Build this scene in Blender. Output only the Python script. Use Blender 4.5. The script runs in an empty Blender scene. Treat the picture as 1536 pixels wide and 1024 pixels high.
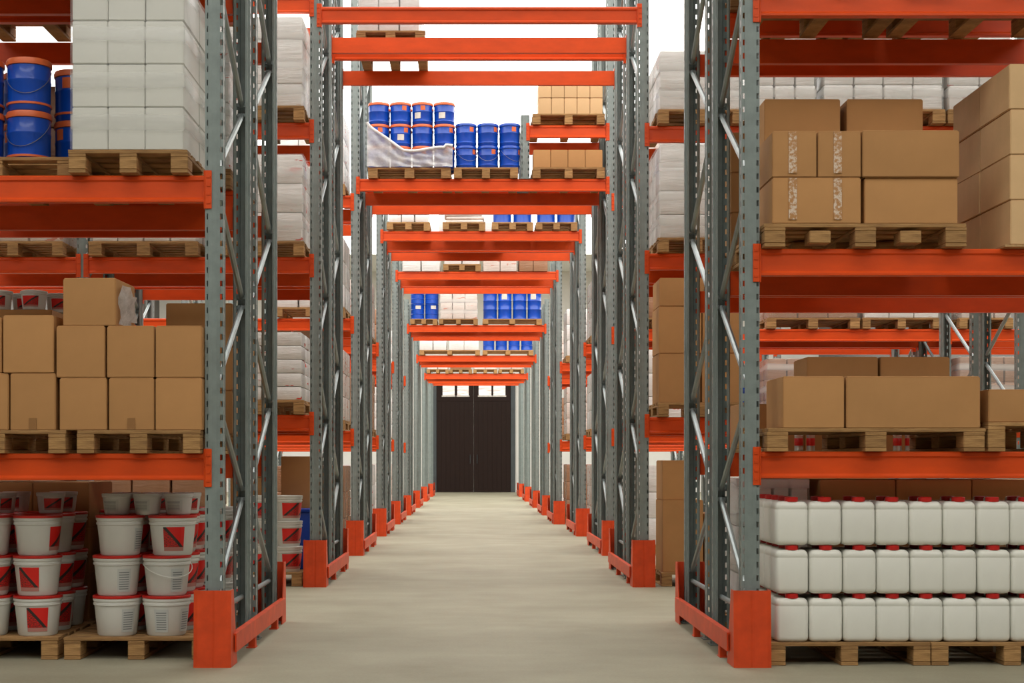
import bpy, bmesh, math, random
from mathutils import Vector, Matrix
random.seed(7)
S = bpy.context.scene
COL = S.collection
F, VX, VY, EYE = 2300.0, 712.0, 692.0, 1.07          # focal length (px), vanishing point, eye height
def X(px, d): return (px - VX) * d / F
def Z(py, d): return EYE + (VY - py) * d / F
def L(px, d): return px * d / F

# ------------------------------------------------------------------ materials
def lin(r, g, b):
    f = lambda c: (c/255/12.92) if c/255 <= .04045 else ((c/255+.055)/1.055)**2.4
    return (f(r), f(g), f(b), 1)
class NT:
    def __init__(s, name):
        s.m = bpy.data.materials.new(name); s.m.use_nodes = True
        s.t = s.m.node_tree; s.n = s.t.nodes
        s.b = s.n['Principled BSDF']
    def add(s, t, **kw):
        x = s.n.new(t)
        for k, v in kw.items():
            if k in x.inputs: x.inputs[k].default_value = v
            else: setattr(x, k, v)
        return x
    def link(s, a, b): s.t.links.new(a, b)
    def coords(s, scale=(1, 1, 1), kind='Object'):
        tc = s.add('ShaderNodeTexCoord'); mp = s.add('ShaderNodeMapping')
        mp.inputs['Scale'].default_value = scale
        s.link(tc.outputs[kind], mp.inputs['Vector']); return mp.outputs['Vector']
    def noise(s, vec, scale, detail=4, rough=.6):
        n = s.add('ShaderNodeTexNoise'); n.inputs['Scale'].default_value = scale
        n.inputs['Detail'].default_value = detail; n.inputs['Roughness'].default_value = rough
        s.link(vec, n.inputs['Vector']); return n.outputs['Fac']
    def ramp(s, fac, stops):
        r = s.add('ShaderNodeValToRGB'); e = r.color_ramp.elements
        while len(e) < len(stops): e.new(.5)
        for i, (p, c) in enumerate(stops): e[i].position = p; e[i].color = c
        s.link(fac, r.inputs['Fac']); return r.outputs['Color']
    def mix(s, fac, a, b, mode='MIX'):
        m = s.add('ShaderNodeMix', data_type='RGBA', blend_type=mode)
        for sock, v in ((m.inputs[0], fac), (m.inputs[6], a), (m.inputs[7], b)):
            if isinstance(v, (tuple, float, int)): sock.default_value = v
            else: s.link(v, sock)
        return m.outputs[2]
    def rnd(s): return s.add('ShaderNodeObjectInfo').outputs['Random']
    def bump(s, h, strength=.3, dist=.01):
        b = s.add('ShaderNodeBump'); b.inputs['Strength'].default_value = strength
        b.inputs['Distance'].default_value = dist
        s.link(h, b.inputs['Height']); s.link(b.outputs['Normal'], s.b.inputs['Normal'])
    def col(s, c):
        if isinstance(c, tuple): s.b.inputs['Base Color'].default_value = c
        else: s.link(c, s.b.inputs['Base Color'])
    def set(s, **kw):
        for k, v in kw.items(): s.b.inputs[k.replace('_', ' ')].default_value = v
M = {}
def tone(c, k): return (min(1, c[0]*k), min(1, c[1]*k), min(1, c[2]*k), 1)
def simple(name, c, rough=.5, metal=0, var=.12, nscale=6, nstr=.15, bump=0, stretch=(1, 1, 1), rvar=.1, coat=0, spec=.5):
    t = NT(name); v = t.coords(stretch)
    n = t.noise(v, nscale)
    a = t.ramp(n, [(.3, tone(c, 1-var)), (.7, tone(c, 1+var))])
    if rvar:
        r = t.ramp(t.rnd(), [(0, (1-rvar,)*3+(1,)), (1, (1, 1, 1, 1))])
        a = t.mix(1.0, a, r, 'MULTIPLY')
    t.col(a); t.set(Roughness=rough, Metallic=metal)
    t.b.inputs['Specular IOR Level'].default_value = spec
    if coat: t.b.inputs['Coat Weight'].default_value = coat
    if bump: t.bump(n, bump)
    M[name] = t.m; return t
simple('orange_paint', lin(217, 75, 15), .42, 0, .10, 4, spec=.35, bump=.03, rvar=.06, stretch=(1, 3, 3))
simple('guard_paint', lin(212, 72, 28), .45, 0, .16, 7, spec=.35, bump=.06, rvar=.05)
simple('galvanised', lin(132, 143, 140), .42, .15, .14, 9, bump=.02, rvar=.08)
simple('brace_steel', lin(150, 160, 160), .4, .5, .14, 9, rvar=.08)
simple('bolt_steel', lin(150, 150, 148), .35, .8)
t = simple('cardboard', lin(186, 138, 88), .75, 0, .07, 3, rvar=.14, spec=.25)
n2 = t.noise(t.coords((1, 1, 14)), 40, 2); t.bump(n2, .06, .003)
simple('cardboard_flap', lin(196, 150, 100), .75, 0, .08, 5, spec=.25)
simple('pale_cardboard', lin(214, 178, 132), .75, 0, .07, 4, rvar=.1, spec=.25)
simple('packing_tape', lin(150, 108, 66), .3, 0, .1, 8)
t = NT('pale_tape'); v = t.coords((1, 1, 1)); n = t.noise(v, 60, 5)
t.col(t.ramp(n, [(.45, lin(176, 128, 80)), (.6, lin(214, 196, 178))])); t.set(Roughness=.3); M['pale_tape'] = t.m
t = NT('pallet_wood'); v = t.coords((1.2, 1.2, 18)); n = t.noise(v, 7, 6, .65)
c = t.ramp(n, [(.25, lin(118, 84, 48)), (.55, lin(178, 136, 84)), (.8, lin(202, 164, 112))])
c = t.mix(1.0, c, t.ramp(t.rnd(), [(0, (.68, .66, .62, 1)), (1, (1, 1, 1, 1))]), 'MULTIPLY')
t.col(c); t.set(Roughness=.8); t.bump(n, .3, .004); M['pallet_wood'] = t.m
t = NT('plywood'); v = t.coords((12, 1, 1)); t.col(t.ramp(t.noise(v, 5), [(.3, lin(160, 124, 80)), (.7, lin(190, 152, 104))])); M['plywood'] = t.m
simple('white_carton', lin(216, 216, 208), .5, 0, .04, 5, rvar=.06)
t = simple('jerrycan_plastic', lin(222, 222, 212), .38, 0, .03, 5, rvar=.05)
t.set(Subsurface_Weight=.15); t.b.inputs['Subsurface Radius'].default_value = (.02, .02, .02); t.b.inputs['Subsurface Scale'].default_value = .5
simple('cap_red', lin(196, 26, 22), .35, 0, .06)
simple('bucket_white', lin(214, 214, 206), .35, 0, .04, 5, rvar=.08)
simple('lid_red', lin(206, 34, 26), .35, 0, .06)
simple('tub_plastic', lin(206, 206, 200), .3, 0, .05, rvar=.12)
simple('barrel_blue', lin(10, 74, 184), .3, 0, .12, 5, rvar=.12, coat=.2)
simple('lid_orange', lin(226, 108, 56), .4, 0, .1)
simple('wire_steel', lin(170, 174, 178), .3, .8)
simple('bin_blue', lin(8, 68, 178), .4, 0, .08)
simple('tin_red', lin(196, 34, 28), .35, 0, .08)
simple('tin_metal', lin(190, 186, 180), .3, .7)
simple('sack_paper', lin(212, 204, 196), .7, 0, .15, 8)
simple('paper_print', lin(216, 210, 200), .7, 0, .12, 20)
# printed bucket label: red field with a black diagonal, procedural over the patch UV
t = NT('red_label'); tc = t.add('ShaderNodeTexCoord'); sx = t.add('ShaderNodeSeparateXYZ'); t.link(tc.outputs['UV'], sx.inputs[0])
def math_(op, a, b):
    m = t.add('ShaderNodeMath', operation=op)
    for i, q in enumerate((a, b)):
        if isinstance(q, (int, float)): m.inputs[i].default_value = q
        else: t.link(q, m.inputs[i])
    return m.outputs[0]
u, vv = sx.outputs[0], sx.outputs[1]
diag = math_('SUBTRACT', vv, math_('MULTIPLY', u, 1.0))
band = math_('MULTIPLY', math_('GREATER_THAN', diag, -.05), math_('LESS_THAN', diag, .13))
low = math_('LESS_THAN', vv, .16)
n = t.noise(t.coords((5, 26, 1), 'UV'), 2.2, 3)
streak = math_('MULTIPLY', math_('GREATER_THAN', n, .50), math_('LESS_THAN', diag, 0.0))
c = t.mix(streak, lin(214, 28, 22), lin(84, 34, 30)); c = t.mix(band, c, lin(46, 38, 36)); c = t.mix(low, c, lin(178, 120, 110))
t.col(c); t.set(Roughness=.35); M['red_label'] = t.m
t = NT('grey_label'); sx = t.add('ShaderNodeSeparateXYZ'); tc = t.add('ShaderNodeTexCoord'); t.link(tc.outputs['UV'], sx.inputs[0])
u, vv = sx.outputs[0], sx.outputs[1]
lines = math_('GREATER_THAN', math_('SINE', math_('MULTIPLY', vv, 62.0), 0), .25)
n = t.noise(t.coords((3, .2, 1), 'UV'), 1.6, 2)
ink = math_('MULTIPLY', lines, math_('MULTIPLY', math_('GREATER_THAN', u, .12), math_('LESS_THAN', math_('ADD', u, math_('MULTIPLY', n, .3)), 1.02)))
ink = math_('MULTIPLY', ink, math_('MULTIPLY', math_('GREATER_THAN', vv, .1), math_('LESS_THAN', vv, .9)))
t.col(t.mix(ink, lin(190, 193, 188), lin(122, 126, 126))); t.set(Roughness=.4); M['grey_label'] = t.m
# stretch film
def film(name, alpha, tint):
    t = NT(name); v = t.coords((.6, .6, 2.4)); n = t.noise(v, 4, 5, .55)
    w = t.add('ShaderNodeTexWave'); w.inputs['Scale'].default_value = .55; w.inputs['Distortion'].default_value = 7; w.bands_direction = 'Z'; w.inputs['Detail'].default_value = 3
    t.link(v, w.inputs['Vector'])
    t.col(tint); t.set(Roughness=.18)
    a = t.ramp(w.outputs['Fac'], [(.5, (alpha*.55,)*3+(1,)), (.97, (min(1, alpha*1.7),)*3+(1,))])
    t.link(a, t.b.inputs['Alpha']); t.bump(n, .25, .02); M[name] = t.m
film('stretch_film', .3, lin(228, 228, 224)); 
t = NT('milky_film'); n = t.noise(t.coords((1, 1, 1.6)), 7, 6, .6); t.col(lin(236, 236, 234)); t.set(Roughness=.2)
t.link(t.ramp(n, [(.38, (.6, .6, .6, 1)), (.62, (.97, .97, .97, 1))]), t.b.inputs['Alpha']); t.bump(n, .6, .02); M['milky_film'] = t.m
def wrapped(name, c1, c2, mark, thr):
    t = NT(name); v = t.coords((1.3, 1.3, 1)); n = t.noise(v, 3, 5)
    w = t.noise(t.coords((1.5, 1.5, 9)), 3.5, 6, .6)
    base = t.ramp(n, [(.3, c1), (.7, c2)])
    k = t.noise(t.coords((2.2, 2.2, 9)), 2.3, 3)
    m = t.ramp(k, [(thr, (0, 0, 0, 1)), (thr+.04, (1, 1, 1, 1))])
    base = t.mix(m, base, mark); t.col(base); t.set(Roughness=.25); t.bump(w, .45, .02); M[name] = t.m
wrapped('wrap_white', lin(218, 217, 213), lin(238, 237, 235), lin(222, 206, 198), .67)
wrapped('wrap_red', lin(216, 214, 210), lin(236, 234, 231), lin(206, 60, 40), .635)
wrapped('wrap_pink', lin(206, 188, 178), lin(222, 214, 206), lin(196, 120, 96), .6)
wrapped('wrap_brown', lin(150, 112, 84), lin(170, 128, 98), lin(190, 160, 140), .66)
# setting
t = NT('concrete'); v = t.coords(); n1 = t.noise(v, 1.1, 8, .6); n2 = t.noise(t.coords((.35, 2.2, 1)), 1.6, 5); n3 = t.noise(v, 60, 3)
c = t.ramp(n1, [(.3, lin(143, 138, 117)), (.7, lin(163, 159, 138))])
c = t.mix(1.0, c, t.ramp(n2, [(.3, (.92, .915, .90, 1)), (.65, (1, 1, 1, 1))]), 'MULTIPLY')
c = t.mix(1.0, c, t.ramp(n3, [(.25, (.9, .9, .9, 1)), (.6, (1, 1, 1, 1))]), 'MULTIPLY')
t.col(c); t.set(Roughness=.62); t.bump(n3, .12, .004); t.b.inputs['Specular IOR Level'].default_value = .3; M['concrete'] = t.m
simple('white_wall', lin(226, 224, 218), .8, 0, .03, 2, rvar=0)
simple('grey_wall', lin(104, 100, 96), .8, 0, .03, 2, rvar=0)
simple('white_ceiling', lin(236, 236, 232), .8, 0, .02, 2, rvar=0)
t = simple('door_brown', lin(37, 22, 16), .6, 0, .12, 3, spec=.2, stretch=(8, 1, .6), rvar=.03)
simple('dark_steel', lin(70, 76, 78), .5, .3)
def emit(name, c, s):
    t = NT(name); t.col((.8, .8, .8, 1)); t.b.inputs['Emission Color'].default_value = c; t.b.inputs['Emission Strength'].default_value = s; M[name] = t.m
emit('daylight_panel', (1, .985, .95, 1), 3.0); emit('front_panel', (1, .985, .95, 1), 3.0); emit('rear_fill_panel', (1, .985, .95, 1), 5.0)
t = NT('door_glass'); n = t.noise(t.coords((1, 1, 9)), 2.5, 4)
c = t.ramp(n, [(.42, lin(236, 230, 224)), (.62, lin(198, 182, 174))]); t.col(c); t.link(c, t.b.inputs['Emission Color']); t.set(Emission_Strength=.6); M['door_glass'] = t.m

# ------------------------------------------------------------------ mesh helpers
def mk(name, bm, mats, smooth=None):
    me = bpy.data.meshes.new(name)
    bmesh.ops.recalc_face_normals(bm, faces=bm.faces)
    bm.to_mesh(me); bm.free()
    for m in (mats if isinstance(mats, (list, tuple)) else [mats]): me.materials.append(M[m])
    if smooth is not None:
        for p in me.polygons: p.use_smooth = True
        me.set_sharp_from_angle(angle=math.radians(smooth))
    return me
def box(bm, x0, x1, y0, y1, z0, z1, bev=0, seg=1, mi=0):
    r = bmesh.ops.create_cube(bm, size=1)
    for v in r['verts']:
        v.co = Vector(((x0+x1)/2 + v.co.x*(x1-x0), (y0+y1)/2 + v.co.y*(y1-y0), (z0+z1)/2 + v.co.z*(z1-z0)))
    fs = set(f for v in r['verts'] for f in v.link_faces)
    for f in fs: f.material_index = mi
    if bev:
        es = list(set(e for v in r['verts'] for e in v.link_edges))
        bmesh.ops.bevel(bm, geom=es, offset=bev, segments=seg, affect='EDGES', profile=.5)
def tube(bm, pts, r, segs=8, cap=True):
    pts = [Vector(p) for p in pts]; rings = []
    for i, p in enumerate(pts):
        d = (pts[min(i+1, len(pts)-1)] - pts[max(i-1, 0)]).normalized()
        a = d.orthogonal().normalized() if i == 0 else (rings_a - d*rings_a.dot(d)).normalized()
        rings_a = a; b = d.cross(a)
        rings.append([bm.verts.new(p + (a*math.cos(2*math.pi*k/segs) + b*math.sin(2*math.pi*k/segs))*r) for k in range(segs)])
    for i in range(len(rings)-1):
        for k in range(segs):
            bm.faces.new((rings[i][k], rings[i][(k+1) % segs], rings[i+1][(k+1) % segs], rings[i+1][k]))
    if cap: bm.faces.new(rings[0][::-1]); bm.faces.new(rings[-1])
def lathe(bm, prof, segs=24):
    rings = []
    for r, z in prof:
        if r < 1e-6: rings.append([bm.verts.new((0, 0, z))])
        else: rings.append([bm.verts.new((r*math.cos(2*math.pi*k/segs), r*math.sin(2*math.pi*k/segs), z)) for k in range(segs)])
    for a, b in zip(rings, rings[1:]):
        for k in range(segs):
            j = (k+1) % segs
            if len(a) == 1 and len(b) == 1: continue
            if len(a) == 1: bm.faces.new((a[0], b[j], b[k]))
            elif len(b) == 1: bm.faces.new((a[k], a[j], b[0]))
            else: bm.faces.new((a[k], a[j], b[j], b[k]))
def prism_x(bm, prof, x0, x1):
    a = [bm.verts.new((x0, y, z)) for y, z in prof]; b = [bm.verts.new((x1, y, z)) for y, z in prof]
    n = len(prof)
    for i in range(n): bm.faces.new((a[i], a[(i+1) % n], b[(i+1) % n], b[i]))
    bm.faces.new(a); bm.faces.new(b[::-1])
def patch(bm, r0, r1, z0, z1, a0, a1, n=8, off=.0015, flip=False):
    uv = bm.loops.layers.uv.verify(); g = []
    for i in range(n+1):
        a = a0 + (a1-a0)*i/n
        g.append([bm.verts.new(((r+off)*math.sin(a), -(r+off)*math.cos(a), z)) for r, z in ((r0, z0), (r1, z1))])
    for i in range(n):
        f = bm.faces.new((g[i][0], g[i+1][0], g[i+1][1], g[i][1]))
        for lp, q in zip(f.loops, ((i/n, 0), ((i+1)/n, 0), ((i+1)/n, 1), (i/n, 1))): lp[uv].uv = (1-q[0], q[1]) if flip else q

# ------------------------------------------------------------------ object helpers
LABELS = {}
def tag(o, label, cat, group=None):
    w = len(label.split())
    if not 4 <= w <= 16: print('LABEL LENGTH', w, label)
    if label in LABELS: print('DUPLICATE LABEL', label)
    LABELS[label] = o
    o['label'] = label; o['category'] = cat
    if group: o['group'] = group
def ob(name, me, parent=None, loc=(0, 0, 0), rot=(0, 0, 0)):
    o = bpy.data.objects.new(name, me); COL.objects.link(o); o.location = loc; o.rotation_euler = rot
    if parent: o.parent = parent
    return o
def thing(name, label, cat, loc, rz=0, group=None, me=None):
    o = ob(name, me, None, loc, (0, 0, rz)); tag(o, label, cat, group); return o
def struct(name, me, parent=None, loc=(0, 0, 0)):
    o = ob(name, me, parent, loc)
    if not parent: o['kind'] = 'structure'
    return o
CACHE = {}
def cached(key, fn):
    if key not in CACHE: CACHE[key] = fn()
    return CACHE[key]

# ------------------------------------------------------------------ the setting
XL, XR, YB, YF, CH = -11.0, 12.0, -6.0, 53.5, 7.7
def slab(name, mat, *b):
    bm = bmesh.new(); box(bm, *b); return struct(name, mk(name, bm, mat))
slab('floor', 'concrete', XL-.2, XR+.2, YB-.2, YF+.2, -.2, 0)
slab('ceiling', 'white_ceiling', XL-.2, XR+.2, YB-.2, YF+.2, CH, CH+.2)
slab('wall_left', 'grey_wall', XL-.2, XL, YB-.2, YF+.2, 0, CH)
slab('wall_right', 'grey_wall', XR, XR+.2, YB-.2, YF+.2, 0, CH)
slab('wall_back', 'grey_wall', XL, XR, YB-.2, YB, 0, CH)
slab('wall_far', 'white_wall', XL, XR, YF, YF+.2, 0, CH)
ROWS = [7.95, 13.05, 17.4, 21.9, 26.1, 30.5, 35.4, 41.0, 46.5]
ORD = ['nearest', 'second', 'third', 'fourth', 'fifth', 'sixth', 'seventh', 'eighth', 'farthest']
strips = [(-3.6, -1.2), (2.6, 5.4)] + [(a+2.4, b+2.34) for a, b in zip(ROWS, ROWS[1:])]  # first panel is out of view, boosted to brighten the low shelves
for k, (y0, y1) in enumerate(strips):
    bm = bmesh.new(); box(bm, XL+.8, XR-.8, y0, y1, CH-.03, CH-.004); struct(f'window_{k+1}', mk('skylight', bm, 'rear_fill_panel' if k == 0 else 'front_panel' if k == 1 else 'daylight_panel'))
# far double door with four lights
DX0, DX1 = X(655, YF), X(766, YF); DH = Z(566, YF)
door = struct('door_1', None, None, ((DX0+DX1)/2, YF, 0)); hw = (DX1-DX0)/2
bm = bmesh.new(); box(bm, -hw-.16, -hw, -.1, 0, 0, DH+.14, .01); box(bm, hw, hw+.16, -.1, 0, 0, DH+.14, .01); box(bm, -hw, hw, -.1, 0, DH, DH+.14, .01)
struct('door_frame', mk('door_frame', bm, 'dark_steel'), door)
panes = [(664, 682), (686, 703), (718, 737), (740, 758)]; cx = (DX0+DX1)/2; pz0, pz1 = Z(593, YF), Z(574, YF)
for s in (0, 1):
    bm = bmesh.new(); x0, x1 = (-hw, -.006) if s == 0 else (.006, hw)
    box(bm, x0, x1, -.06, -.01, .01, DH-.01, .006)
    zs = Z(601, YF); box(bm, x0+.03, x1-.03, -.075, -.06, zs-.02, zs+.02, .004)
    n = 8
    for i in range(1, n): xx = x0+(x1-x0)*i/n; box(bm, xx-.008, xx+.008, -.068, -.06, .05, zs-.06, .003)
    lf = struct('door_leaf', mk('door_leaf', bm, 'door_brown'), door)
    bm = bmesh.new(); hx = -.12 if s == 0 else .12
    tube(bm, [(hx, -.06, 1.0), (hx, -.12, 1.02), (hx, -.12, 1.28), (hx, -.06, 1.3)], .014)
    struct('door_handle', mk('door_handle', bm, 'dark_steel', 40), lf)
for a, b in panes:
    bm = bmesh.new(); box(bm, X(a, YF)-cx, X(b, YF)-cx, -.068, -.058, pz0, pz1, .003)
    p = struct('door_window', mk('door_window', bm, 'door_glass'), door)
    bm = bmesh.new(); box(bm, X(a, YF)-cx-.03, X(b, YF)-cx+.03, -.1, -.058, pz0-.05, pz0, .004)
    struct('window_ledge', mk('window_ledge', bm, 'sack_paper'), door)

# ------------------------------------------------------------------ racking
PW, PD = .095, .09                                        # post width and depth
def post_mesh(H):
    def f():
        bm = bmesh.new(); P = .07
        half = [(.012, .004), (.02, 0), (.0475, 0), (.0475, .056), (.039, .064), (.039, .088), (.026, .09)]
        pts = [(-x, y) for x, y in half[::-1]] + half
        nz = int(H/P)
        for (xa, ya), (xb, yb) in zip(pts, pts[1:]):
            w = math.hypot(xb-xa, yb-ya)
            hole = None
            if abs(ya) < 1e-6 and abs(yb) < 1e-6 : hole = (.016, .0085)
            elif abs(xa-xb) < 1e-6 and abs(w-.056) < 1e-6: hole = (.026, .0075)
            us = [0, 1] if not hole else [0, (hole[0]-hole[1])/w, (hole[0]+hole[1])/w, 1]
            vs = [0, H] if not hole else [0] + [q for k in range(nz) for q in (k*P+.02, k*P+.05)] + [H]
            g = [[bm.verts.new((xa+(xb-xa)*u, ya+(yb-ya)*u, z)) for u in us] for z in vs]
            for j in range(len(vs)-1):
                for i in range(len(us)-1):
                    if hole and i == 1 and j % 2 == 1: continue
                    bm.faces.new((g[j][i], g[j][i+1], g[j+1][i+1], g[j+1][i]))
        bmesh.ops.remove_doubles(bm, verts=bm.verts, dist=1e-5)
        bmesh.ops.recalc_face_normals(bm, faces=bm.faces)
        bmesh.ops.solidify(bm, geom=bm.faces[:], thickness=.0026)
        return mk('post', bm, 'galvanised')
    return cached(('post', H), f)
FD, GAP = 1.0, .2                                          # frame depth, gap between back-to-back frames
DIAG = .56
def brace_mesh(up):
    def f():
        bm = bmesh.new(); y0, y1 = .055, FD-.055
        a, b = (.03, DIAG-.03) if up else (DIAG-.03, .03)
        p, q = Vector((0, y0, a)), Vector((0, y1, b))
        tube(bm, [p, q], .0165, 8)
        for e in (p, q): box(bm, -.026, .026, e.y-.012, e.y+.012, e.z-.012, e.z+.012, .003)
        return mk('brace', bm, 'brace_steel', 40)
    return cached(('brace', up), f)
def hbar_mesh():
    bm = bmesh.new(); tube(bm, [(0, .05, 0), (0, FD-.05, 0)], .015, 8); return mk('cross_bar', bm, 'brace_steel', 40)
def foot_mesh():
    bm = bmesh.new(); box(bm, -.07, .07, -.015, .105, 0, .006); box(bm, .052, .064, .03, .05, .006, .02); return mk('foot_plate', bm, 'galvanised')
def upright(x, y, H, label, phase=0, z=0, group='upright frames of the pallet racks'):
    t = thing('upright_frame', label, 'rack frame', (x, y, z), 0, group)
    for k in (0, 1):
        po = ob('post', post_mesh(H), t, (0, 0 if k == 0 else FD, .006), (0, 0, 0 if k == 0 else math.pi))
        ob('foot_plate', cached('foot', foot_mesh), po, (0, 0, -.006))
    zz, up = .32, phase
    ob('cross_bar', cached('hbar', hbar_mesh), t, (0, 0, .28))
    while zz + DIAG < H:
        ob('brace', brace_mesh(up % 2 == 0), t, (0, 0, zz)); zz += DIAG; up += 1
    return t
BH = .14
BPROF = [(.003, 0), (0, .003), (0, .013), (.012, .025), (.012, .108), (.003, .116), (.003, .132), (.010, .14), (.05, .14), (.05, 0)]
def beam_mesh(Lg):
    def f():
        bm = bmesh.new(); prism_x(bm, BPROF, -Lg/2, Lg/2); return mk('beam', bm, 'orange_paint')
    return cached(('beam', round(Lg, 3)), f)
def conn_mesh():
    bm = bmesh.new(); box(bm, -.018, .018, -.006, .0, 0, .2, .002)
    box(bm, -.024, -.019, -.006, .05, 0, .2, .001)
    for k in range(4): box(bm, -.008, .012, -.010, -.006, .025+.045*k, .04+.045*k, .001)
    return mk('end_connector', bm, 'orange_paint')
def beam(x0, x1, y, ztop, rear, label):
    """x0..x1 are the inner faces of the two posts; y is the plane of the beam's outer face."""
    t = thing('rack_crossbar', label, 'rack beam', ((x0+x1)/2, y, ztop-BH), math.pi if rear else 0, 'orange load beams of the pallet racks')
    Lg = x1-x0; ob('beam', beam_mesh(Lg-.014), t)
    cm = cached('conn', conn_mesh)
    ob('end_connector', cm, t, (Lg/2+.018, 0, -.035)); o = ob('end_connector', cm, t, (-Lg/2-.018, 0, -.035)); o.scale = (-1, 1, 1)
    return t
def protector_mesh():
    bm = bmesh.new(); w, h, T = .0975, .4, .006
    def sheet(pts):   # list of bottom/top columns
        g = [(bm.verts.new((x, y0, 0)), bm.verts.new((xt, yt, h))) for x, y0, xt, yt in pts]
        for a, b in zip(g, g[1:]): bm.faces.new((a[0], b[0], b[1], a[1]))
    sheet([(-w, .22, -w, .10), (-w, .008, -w, .02), (-w+.02, 0, -w+.02, .012), (-.012, 0, -.012, .012), (0, .005, 0, .016), (.012, 0, .012, .012), (w-.02, 0, w-.02, .012), (w, .008, w, .02), (w, .22, w, .10)])
    bmesh.ops.recalc_face_normals(bm, faces=bm.faces); bmesh.ops.solidify(bm, geom=bm.faces[:], thickness=T)
    return mk('post_protector', bm, 'guard_paint')
RLEN = 2*FD + GAP + .14
def rail_mesh():
    bm = bmesh.new(); prism = [(0, 0), (.010, 0), (.010, .088), (.034, .088), (.034, .098), (0, .098)]
    prism_x(bm, prism, -RLEN/2+.1, RLEN/2-.14); return mk('guard_rail', bm, 'guard_paint')
def rfoot_mesh():
    bm = bmesh.new(); box(bm, -.03, .03, -.02, .02, 0, .075, .004); box(bm, -.045, .045, -.022, .03, 0, .006); return mk('rail_foot', bm, 'guard_paint')
XIL, XIR = -1.315, 1.395                                    # inner faces of the tunnel posts
XIRS = {2: 1.50, 3: 1.50}                                   # third and fourth rows leave a slightly wider aisle
def xir(r): return XIRS.get(r, XIR)
XPL = XIL-PW/2                                              # post centre line
def xpr(r): return xir(r)+PW/2
def guard(side, r, label):
    d = ROWS[r]; s = 1 if side == 'left' else -1; x = XPL if s == 1 else xpr(r)
    t = thing('rack_end_guard', label, 'rack guard', (x, d, 0), 0, 'orange end guards along the aisle')
    pm = cached('prot', protector_mesh)
    ob('post_protector', pm, t); ob('post_protector', pm, t, (0, RLEN, 0), (0, 0, math.pi))
    o = ob('guard_rail', cached('rail', rail_mesh), t, (s*.112, RLEN/2, .07), (0, 0, math.pi/2 if s == 1 else -math.pi/2))
    for k in (-.12, .3): ob('rail_foot', cached('rfoot', rfoot_mesh), o, (RLEN*k, .03, -.07))
TUN = [5.3, 4.96, 4.29, 4.37, 4.31, 3.79, 3.52, 3.42, 3.62]
HTS = [6.4, 6.4, 6.4, 4.85, 4.75, 4.3, 3.95, 3.85, 3.9]
DEF = [1.42, 2.75]
LEV = {   # (row, side, half) : beam tops
    (0, 'left', 0): [1.112, 2.566, 3.83], (0, 'left', 1): [1.112, 2.70, 3.85],
    (0, 'right', 0): [1.122, 2.183, 3.54], (0, 'right', 1): [1.122, 2.20, 3.77],
    (1, 'left', 0): [1.47, 2.82, 3.97, 5.05], (1, 'left', 1): [1.47, 2.82, 3.97],
    (1, 'right', 0): [1.45, 2.85, 3.94], (1, 'right', 1): [1.45, 2.85, 3.94],
    (2, 'left', 0): [1.42, 2.70, 4.1], (2, 'left', 1): [1.42, 2.70, 4.1],
    (2, 'right', 0): [1.42, 2.58, 4.1], (2, 'right', 1): [1.42, 2.58, 4.1]}
BAY = {(1, 'left'): 1.9, (1, 'right'): 3.15, (2, 'right'): 3.74}
NUM = ['first', 'second', 'third', 'fourth', 'fifth', 'sixth', 'seventh', 'eighth', 'ninth', 'tenth']
LNAME = {1: ['only'], 2: ['lower', 'upper'], 3: ['lowest', 'middle', 'top'], 4: ['lowest', 'second', 'third', 'top']}
PO = .07                                                     # posts stand this far behind the protector face
def outer_x(r, side):
    b = BAY.get((r, side), 2.7)
    return XPL-PW-b if side == 'left' else xpr(r)+PW+b
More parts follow.
